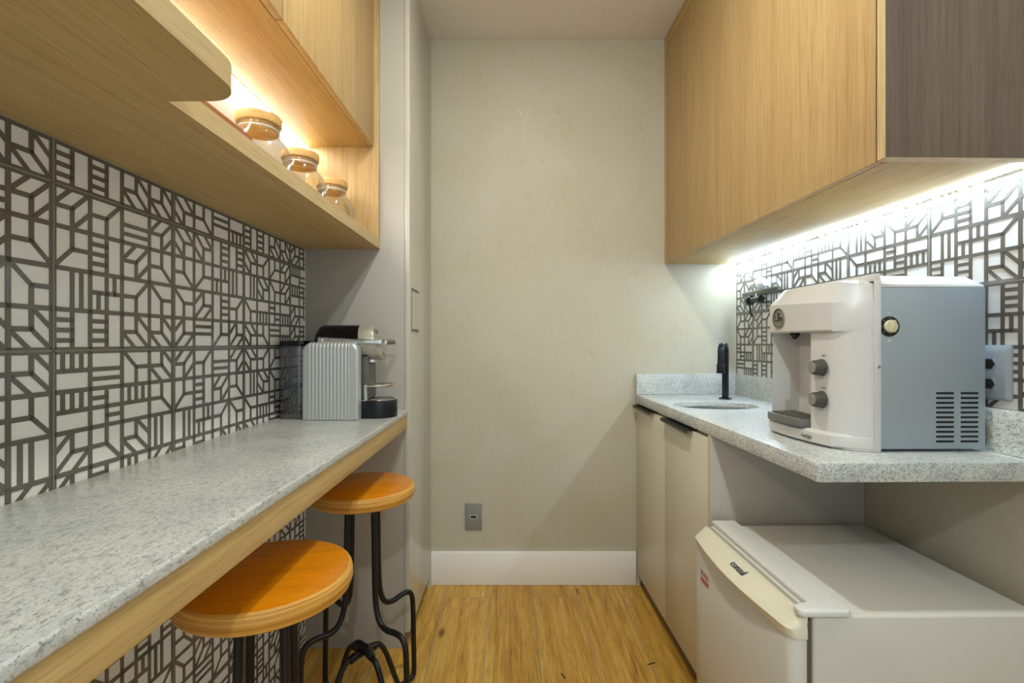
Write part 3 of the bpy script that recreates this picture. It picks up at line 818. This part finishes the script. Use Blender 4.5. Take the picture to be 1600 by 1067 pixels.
hood = mb.build('front_shell', t, base=b0, angle=27, label='white moulded front with dispensing recess')
mb = MB(); rings = []
for y, x, _ in ST:
    rings.append([(x + .010, y, z0 + .0), (x - .002, y, z0 + .006), (x - .003, y, z0 + .030), (x + .004, y, z0 + .036), (.850, y, z0 + .036), (.850, y, z0 + .0)])
mb.loft(rings, 'white_plastic'); fs = mb.build('base_skirt', t, base=b0, angle=32)
mb = MB(); mb.box(.8375, .852, 1.0905, 1.0928, z0 + .0, z0 + .385, 'white_plastic'); mb.box(.8375, .852, 1.0928, 1.357, z0 + .385, z0 + .4005, 'white_plastic')
mb.build('seam_band', t, base=b0, bevel=.001)
mb = MB(); mb.lathe([(.001, 1.0898), (.003, 1.0898), (.0042, 1.0904)], 'steel', 16, (.8465, 0, H - .055), 'Y'); mb.box(.8435, .8495, 1.0894, 1.0899, H - .0556, H - .0544, 'dark_grey'); mb.build('screw', t, base=b0)
# drip tray
mb = MB()
tr = [(.826, 1.349), (xf(1.349) - .008, 1.349)] + [(xf(y) - .014, y) for y in (1.33, 1.29, 1.25, 1.22)] + [(xf(1.20) - .004, 1.2005), (.826, 1.2005)]
mb.prism(tr, z0 + .0365, z0 + .056, 'tray_grey', 'Z')
dt = mb.build('drip_tray', t, base=b0, bevel=.002, label='grey slotted drip tray')
mb = MB()
for k in range(11):
    y = 1.213 + k * .0125
    mb.tube([(xf(y) + .002, y, z0 + .0572), (.81, y + .004, z0 + .0572)], .0019, 'dark_grey', 6, False)
mb.build('drip_grid', dt, base=b0)
# knobs
for z in (H - .060, H - .1365):
    mb = MB(); yk = 1.165; x = xf(yk) + .012
    mb.lathe([(.001, x), (.0205, x), (.0205, x - .003), (.0185, x - .0045), (.0165, x - .022), (.0150, x - .0245), (.0135, x - .0245)], 'knob_grey', 40, (0, yk, z), 'X')
    mb.lathe([(.0135, x - .0243), (.0125, x - .0258), (.001, x - .0258)], 'knob_face', 40, (0, yk, z), 'X')
    for k in range(24):
        a = 2 * PI * k / 24
        mb.tube([(x - .006, yk + .0181 * math.cos(a), z + .0181 * math.sin(a)), (x - .021, yk + .0165 * math.cos(a), z + .0165 * math.sin(a))], .0007, 'knob_grey', 5, False)
    mb.build('knob', t, base=b0, angle=40, label='grey ribbed turning knob')
    for dz in (.029, -.026): 
        mb = MB()
        if dz > 0: 
            for q in range(5): mb.box(x - .0006, x + .0002, yk - .012 + q * .005, yk - .0085 + q * .005, z + dz - .0012, z + dz + .0012, 'print_grey')
        else: mb.box(x - .0006, x + .0002, yk - .001, yk + .003, z + dz - .0008, z + dz + .0008, 'print_grey')
        mb.build('knob_marking', t, base=b0)
# badge
yb_, zb = 1.302, H + .064; xb = xf(yb_)
mb = MB()
mb.lathe([(.0245, xb + .001), (.0275, xb + .001), (.0275, xb - .0022), (.0262, xb - .0030), (.0245, xb - .0022)], 'knob_face', 48, (0, yb_, zb), 'X', caps=False)
mb.lathe([(.0245, xb - .0003), (.0235, xb - .0012), (.001, xb - .0012)], 'knob_face', 48, (0, yb_, zb), 'X')
mb.lathe([(.0232, xb - .0018), (.0224, xb - .0022), (.0216, xb - .0018)], 'print_dark', 48, (0, yb_, zb), 'X', caps=False)
bd = mb.build('badge', hood, base=b0, angle=40, label='round grey badge')
O = Vector(b0)
text('Top', .010, 'badge_lettering', 'print_dark', hood, Vector((xb - .0016, yb_, zb + .0125)) - O, (0, -1, 0), (0, 0, 1), .0003, .0003)
text('Life', .024, 'badge_lettering', 'print_dark', hood, Vector((xb - .0016, yb_, zb - .0005)) - O, (0, -1, 0), (0, 0, 1), .0003, .0006)
mb = MB(); mb.box(xb - .0016, xb - .0011, yb_ - .018, yb_ + .018, zb - .0135, zb - .0122, 'print_dark'); mb.build('badge_lettering', hood, base=b0)
text('HeQpi', .0115, 'maker_lettering', 'print_dark', fs, Vector((xf(1.19) - .0052, 1.190, z0 + .0175)) - O, (0.2, -1, 0), (0, 0, 1), .0003, .0001, 1.)
# nozzle, drop emblem
mb = MB(); mb.lathe([(.012, 0.2725), (.012, .266), (.004, .255), (.001, .254)], 'black', 24, (.775, 1.285, z0)); mb.build('spout', t, base=b0)
mb = MB(); dp = []
for k in range(28):
    a = 2 * PI * k / 28; rr = .011
    dp.append((1.232 + rr * math.sin(a) * (1 if math.cos(a) < 0 else max(0, 1 - math.cos(a)) ** .8), z0 + .108 + (rr * math.cos(a) * (1 if math.cos(a) < 0 else 2.9))))
mb.prism(dp, .8262, .8238, 'knob_face', 'X'); mb.build('drop_emblem', t, base=b0, label='grey water drop emblem')
# thermostat
tx, tz = .872, H + .036
mb = MB(); mb.lathe([(.001, 1.0930), (.0226, 1.0930), (.0226, 1.0918), (.0215, 1.0912), (.014, 1.0912)], 'black', 48, (tx, 0, tz), 'Y')
for k in range(8):
    a = 2 * PI * k / 8; cx, cz_ = tx + .0182 * math.sin(a), tz + .0182 * math.cos(a)
    mb.box(cx - .0011, cx + .0011, 1.0908, 1.0914, cz_ - .0014, cz_ + .0014, 'print_grey')
dl = mb.build('thermostat_ring', t, base=b0, angle=40, label='black numbered dial ring')
mb = MB(); mb.lathe([(.0145, 1.0912), (.0145, 1.086), (.0135, 1.0845), (.001, 1.0845)], 'cream_dark', 40, (tx, 0, tz), 'Y')
a = math.radians(12); c_, s_ = math.cos(a), math.sin(a)
P = [(-.0035, -.0125), (.0035, -.0125), (.0035, .0135), (-.0035, .0135)]
mb.prism([(tx + p * c_ + q * s_, tz - p * s_ + q * c_) for p, q in P], 1.0845, 1.080, 'cream_dark', 'Y')
mb.build('thermostat_knob', dl, base=b0, bevel=.0008, label='cream turning knob')
mb = MB(); mb.box(tx - .003, tx + .003, 1.0929, 1.0934, tz + .029, tz + .0315, 'white_plastic'); mb.build('dial_marking', t, base=b0); mb = MB(); mb.box(tx - .0035, tx + .0035, 1.0929, 1.0934, tz - .034, tz - .030, 'white_plastic'); mb.build('dial_marking', t, base=b0)
mb = MB(); mb.tube([(1.089, 1.14, z0 + .115), (1.100, 1.112, z0 + .085), (1.104, 1.100, z0 + .04), (1.100, 1.104, z0 + .012), (1.094, 1.12, z0 + .006)], .0028, 'print_grey', 8); mb.build('power_cord', t, base=b0)

# ------------------------------------------------------------------ wall rail with fitting, sockets
b0 = (1.10, 2.06, H + .214)
t = thing('wall_rail', 'narrow grey green metal rail fixed to the tiled wall between tap and purifier', 'rail', b0, MR)
mb = MB(); mb.box(-.012, .004, -.145, .135, -.008, .006, 'rail'); mb.box(-.012, -.0105, -.145, .135, .006, .009, 'steel'); mb.build('bar', t, bevel=.0015)
for yy in (.09, -.10):
    mb = MB(); mb.tube([(.0235, yy, 0), (.003, yy, 0)], .005, 'steel', 10, False); mb.build('bracket', t)
mb = MB(); mb.lathe([(.001, .085), (.016, .081), (.021, .066), (.020, .050), (.014, .045), (.013, .01), (.015, -.03), (.001, -.03)], 'black_gloss', 24, (-.014, 0, -.032), 'Y'); mb.tube([(-.014, .06, -.05), (-.014, .058, -.085), (-.008, .05, -.10)], .004, 'black', 8); mb.tube([(-.014, .07, -.014), (-.014, .07, -.004)], .004, 'white_ceramic', 8, False); mb.tube([(-.014, .01, -.02), (-.014, .01, -.004)], .004, 'white_ceramic', 8, False)
mb.build('hanging_holder', t, angle=40, label='black round holder hanging below the rail')
b1 = (1.098, 2.045, H + .2445)
mb = MB(); mb.lathe([(.001, .078), (.011, .078), (.013, .074), (.013, .035), (.020, .028), (.0215, .006), (.027, .004), (.027, -.004), (.022, -.008), (.012, -.035), (.001, -.036)], 'white_ceramic', 32, (0, 0, 0), 'Y')
o = mb.build('plastic_fitting', mat4=MR, base=(0, 0, 0), angle=35); o.matrix_world = MR @ Matrix.Translation((1.097, 2.05, H + .2205 + .0275))
tag(o, 'white round plastic fitting lying on the grey wall rail', 'fitting')

b0 = (1.125, 1.118, H - .068)
t = thing('wall_socket', 'blue grey double socket plate on the tiled right wall behind the purifier', 'socket', b0, MR)
xw = 1.1235
mb = MB()
o_ = rrect(1.064, 1.172, H - .130, H - .006, .004, 3); i_ = rrect(1.070, 1.166, H - .124, H - .022, .003, 3)
mb.loft([[(xw, y, z) for y, z in o_], [(xw - .004, y, z) for y, z in o_], [(xw - .012, y, z) for y, z in i_]], 'plate2'); mb.build('plate', t, base=b0, angle=30)
for zc_ in (H - .049, H - .094):
    mb = MB(); hx = [(1.091, zc_), (1.098, zc_ + .011), (1.138, zc_ + .011), (1.145, zc_), (1.138, zc_ - .011), (1.098, zc_ - .011)]
    mb.prism([(1.118 + (y - 1.118) * 1.12, zc_ + (z - zc_) * 1.25) for y, z in hx], xw - .0115, xw - .0135, 'plate2', 'X')
    mb.prism(hx, xw - .013, xw - .0139, 'print_dark', 'X')
    for y, z in ((1.103, zc_ - .003), (1.118, zc_ + .003), (1.133, zc_ - .003)): mb.lathe([(.001, xw - .0142), (.0022, xw - .0142), (.0022, xw - .0138)], 'black', 10, (0, y, z), 'X')
    mb.build('socket_insert', t, base=b0, angle=30)
# back wall socket
bx, bz = (740 - 793) / 327, H + (535 - 806.5) / 327
b0 = (bx, 2.324, bz)
t = thing('wall_socket', 'grey single socket plate low on the beige back wall', 'socket', b0)
mb = MB(); mb.box(-.0405, .0405, -.008, 0, -.062, .062, 'plate'); mb.build('plate', t, bevel=.003)
mb = MB(); n = 24
mb.prism([(.019 * math.copysign(abs(math.cos(2 * PI * k / n)) ** .8, math.cos(2 * PI * k / n)), .0095 * math.sin(2 * PI * k / n)) for k in range(n)], -.0079, -.0092, 'white_panel', 'Y')
mb.prism([(.0165 * math.copysign(abs(math.cos(2 * PI * k / n)) ** .8, math.cos(2 * PI * k / n)), .0075 * math.sin(2 * PI * k / n)) for k in range(n)], -.009, -.0094, 'print_dark', 'Y')
for q in (-.009, 0, .009): mb.lathe([(.001, -.0097), (.0018, -.0097), (.0018, -.0093)], 'black', 10, (q, 0, .001 if q == 0 else -.001), 'Y')
mb.build('socket_insert', t)

# ------------------------------------------------------------------ mini fridge
ZF = H - .545
b0 = (.84, 1.21, 0)
t = thing('mini_fridge', 'small white refrigerator with cream handle trim under the granite worktop', 'refrigerator', b0, MR)
mb = MB(); mb.box(.622, 1.085, .972, 1.453, .025, ZF, 'fridge'); mb.build('body', t, base=b0, bevel=.006, seg=3)
mb = MB(); mb.box(.611, .6225, .978, 1.447, .04, ZF - .012, 'gasket'); mb.build('door_gasket', t, base=b0)
def door_plan(front, y0, y1, bulge, r=.022, back=.610):
    pts = [(back, y1), (back, y0)]
    pts += [(front + r + r * math.cos(math.radians(a)), y0 + r + r * math.sin(math.radians(a))) for a in (-90, -110, -130, -150, -170)]
    for k in range(1, 12):
        f = k / 12; y = y0 + r + (y1 - y0 - 2 * r) * f
        pts.append((front - bulge * math.sin(PI * f), y))
    pts += [(front + r + r * math.cos(math.radians(a)), y1 - r + r * math.sin(math.radians(a))) for a in (170, 150, 130, 110, 90)]
    return pts
dp0 = door_plan(.5755, .972, 1.453, .004)
mb = MB(); mb.prism(dp0, .045, ZF - .047, 'fridge', 'Z'); door = mb.build('door', t, base=b0, bevel=.003, angle=30)
mb = MB()
lo = door_plan(.574, .9715, 1.4535, .012); mid_ = door_plan(.570, .9715, 1.4535, .018); mid2 = door_plan(.577, .973, 1.452, .012); top = door_plan(.604, .976, 1.449, .002, .004, .6135)
mb.loft([[(x, y, ZF - .0465) for x, y in lo], [(x, y, ZF - .028) for x, y in mid_], [(x, y, ZF - .020) for x, y in mid2], [(x, y, ZF - .002) for x, y in top]], 'cream')
cap = mb.build('handle_trim', door, base=b0, angle=28, label='aged cream plastic grip trim along the door top')
text('consul', .026, 'maker_lettering', 'navy', cap, Vector((.5830, 1.200, ZF - .0098)) - Vector(b0), (0, -1, 0), (.037, 0, .018), .0004, .0002, .95)
mb = MB(); pl = [(.630, 1.4595), (.630, 1.006), (.612, .999), (.598, .996), (.592, .988), (.592, .974), (.600, .9655), (.690, .9655), (.697, .974), (.699, 1.4595)]; mb.prism(pl, ZF + .0003, ZF + .013, 'fridge_trim', 'Z'); mb.build('hinge_cover', t, base=b0, bevel=.003, label='flat white trim strip along the top front edge')
mb = MB(); mb.box(.6138, .6295, .985, 1.452, ZF - .008, ZF - .0022, 'strip_grey'); mb.build('seal_strip', t, base=b0)
# sticker
zs0 = H - .664
mb = MB(); ys, ye = 1.345, 1.400
def xd(y): f = (y - .994) / .437; return .5755 - .004 * math.sin(PI * min(1, max(0, f)))
xs_ = xd(1.37) - .0012
mb.box(xs_, xs_ + .0014, ys, ye, zs0 - .018, zs0 + .018, 'white_plastic')
mb.box(xs_ - .0003, xs_, ys + .002, ye - .002, zs0 - .016, zs0 - .005, 'red_print')
mb.box(xs_ - .0003, xs_, ye - .012, ye - .003, zs0 + .002, zs0 + .016, 'print_grey')
for q in range(4): mb.box(xs_ - .0003, xs_, ys + .004, ye - .015, zs0 + .001 + q * .004, zs0 + .003 + q * .004, 'red_print')
mb.build('energy_sticker', door, base=b0, smooth=False, label='small red and white sticker')
for x, y in ((.65, 1.0), (.65, 1.42), (1.05, 1.0), (1.05, 1.42)):
    mb = MB(); mb.lathe([(.001, 0), (.014, 0), (.016, .004), (.016, .026), (.001, .026)], 'black', 20, (x, y, 0)); mb.build('foot', t, base=b0)

# small dark strips on the floor
for (x, y, dx, dy, lab) in ((880, 1056, .006, .026, 'short black plastic strip lying lengthwise on the floor'), (1018, 1037, .030, .012, 'short black plastic strip lying crosswise on the floor by the base cabinet')):
    pm = (y - 535) / H; X, Y = (x - 793) / pm, F / pm
    L = math.hypot(dx, dy); a = math.atan2(dy, dx) if dx > .01 else math.radians(112)
    mb = MB(); mb.box(-L / 2, L / 2, -.0022, .0022, 0, .0012, 'black_matte'); o = mb.build('plastic_strip', mat4=MW, smooth=False)
    o.matrix_world = Matrix.Translation((X, Y, .0002)) @ Matrix.Rotation(a, 4, 'Z'); tag(o, lab, 'strip')

# ------------------------------------------------------------------ lights
def light(name, kind, loc, energy, color, **kw):
    d = bpy.data.lights.new(name, kind); d.energy = energy; d.color = color
    for k, v in kw.items(): setattr(d, k, v)
    o = bpy.data.objects.new(name, d); COL.objects.link(o); o.location = loc
    return o
light('ceiling_downlight', 'AREA', (.07, 1.05, 2.59), 10.5, (.98, 1, .90), shape='DISK', size=.06)
light('entry_light', 'POINT', (.20, -1.0, 2.5), 42, (.84, .96, 1.0), shadow_soft_size=.04)

w = bpy.data.worlds.new('world'); scn.world = w; w.use_nodes = True
bg = w.node_tree.nodes['Background']; bg.inputs['Color'].default_value = (.86, .97, 1, 1); bg.inputs['Strength'].default_value = .6

# ------------------------------------------------------------------ camera
cd = bpy.data.cameras.new('camera'); cam = bpy.data.objects.new('camera', cd); COL.objects.link(cam)
cam.location = (0, 0, H); cam.rotation_euler = (PI / 2, 0, 0)
cd.sensor_width = 36; cd.lens = 36 * F / 1600; cd.clip_start = .02
cd.shift_x = (800 - 793) / 1600; cd.shift_y = (535 - 533.5) / 1600
scn.camera = cam
scn.view_settings.view_transform = 'Standard'; scn.view_settings.look = 'None'
scn.view_settings.gamma = 1; scn.view_settings.use_curve_mapping = False
scn.view_settings.exposure = 0.47
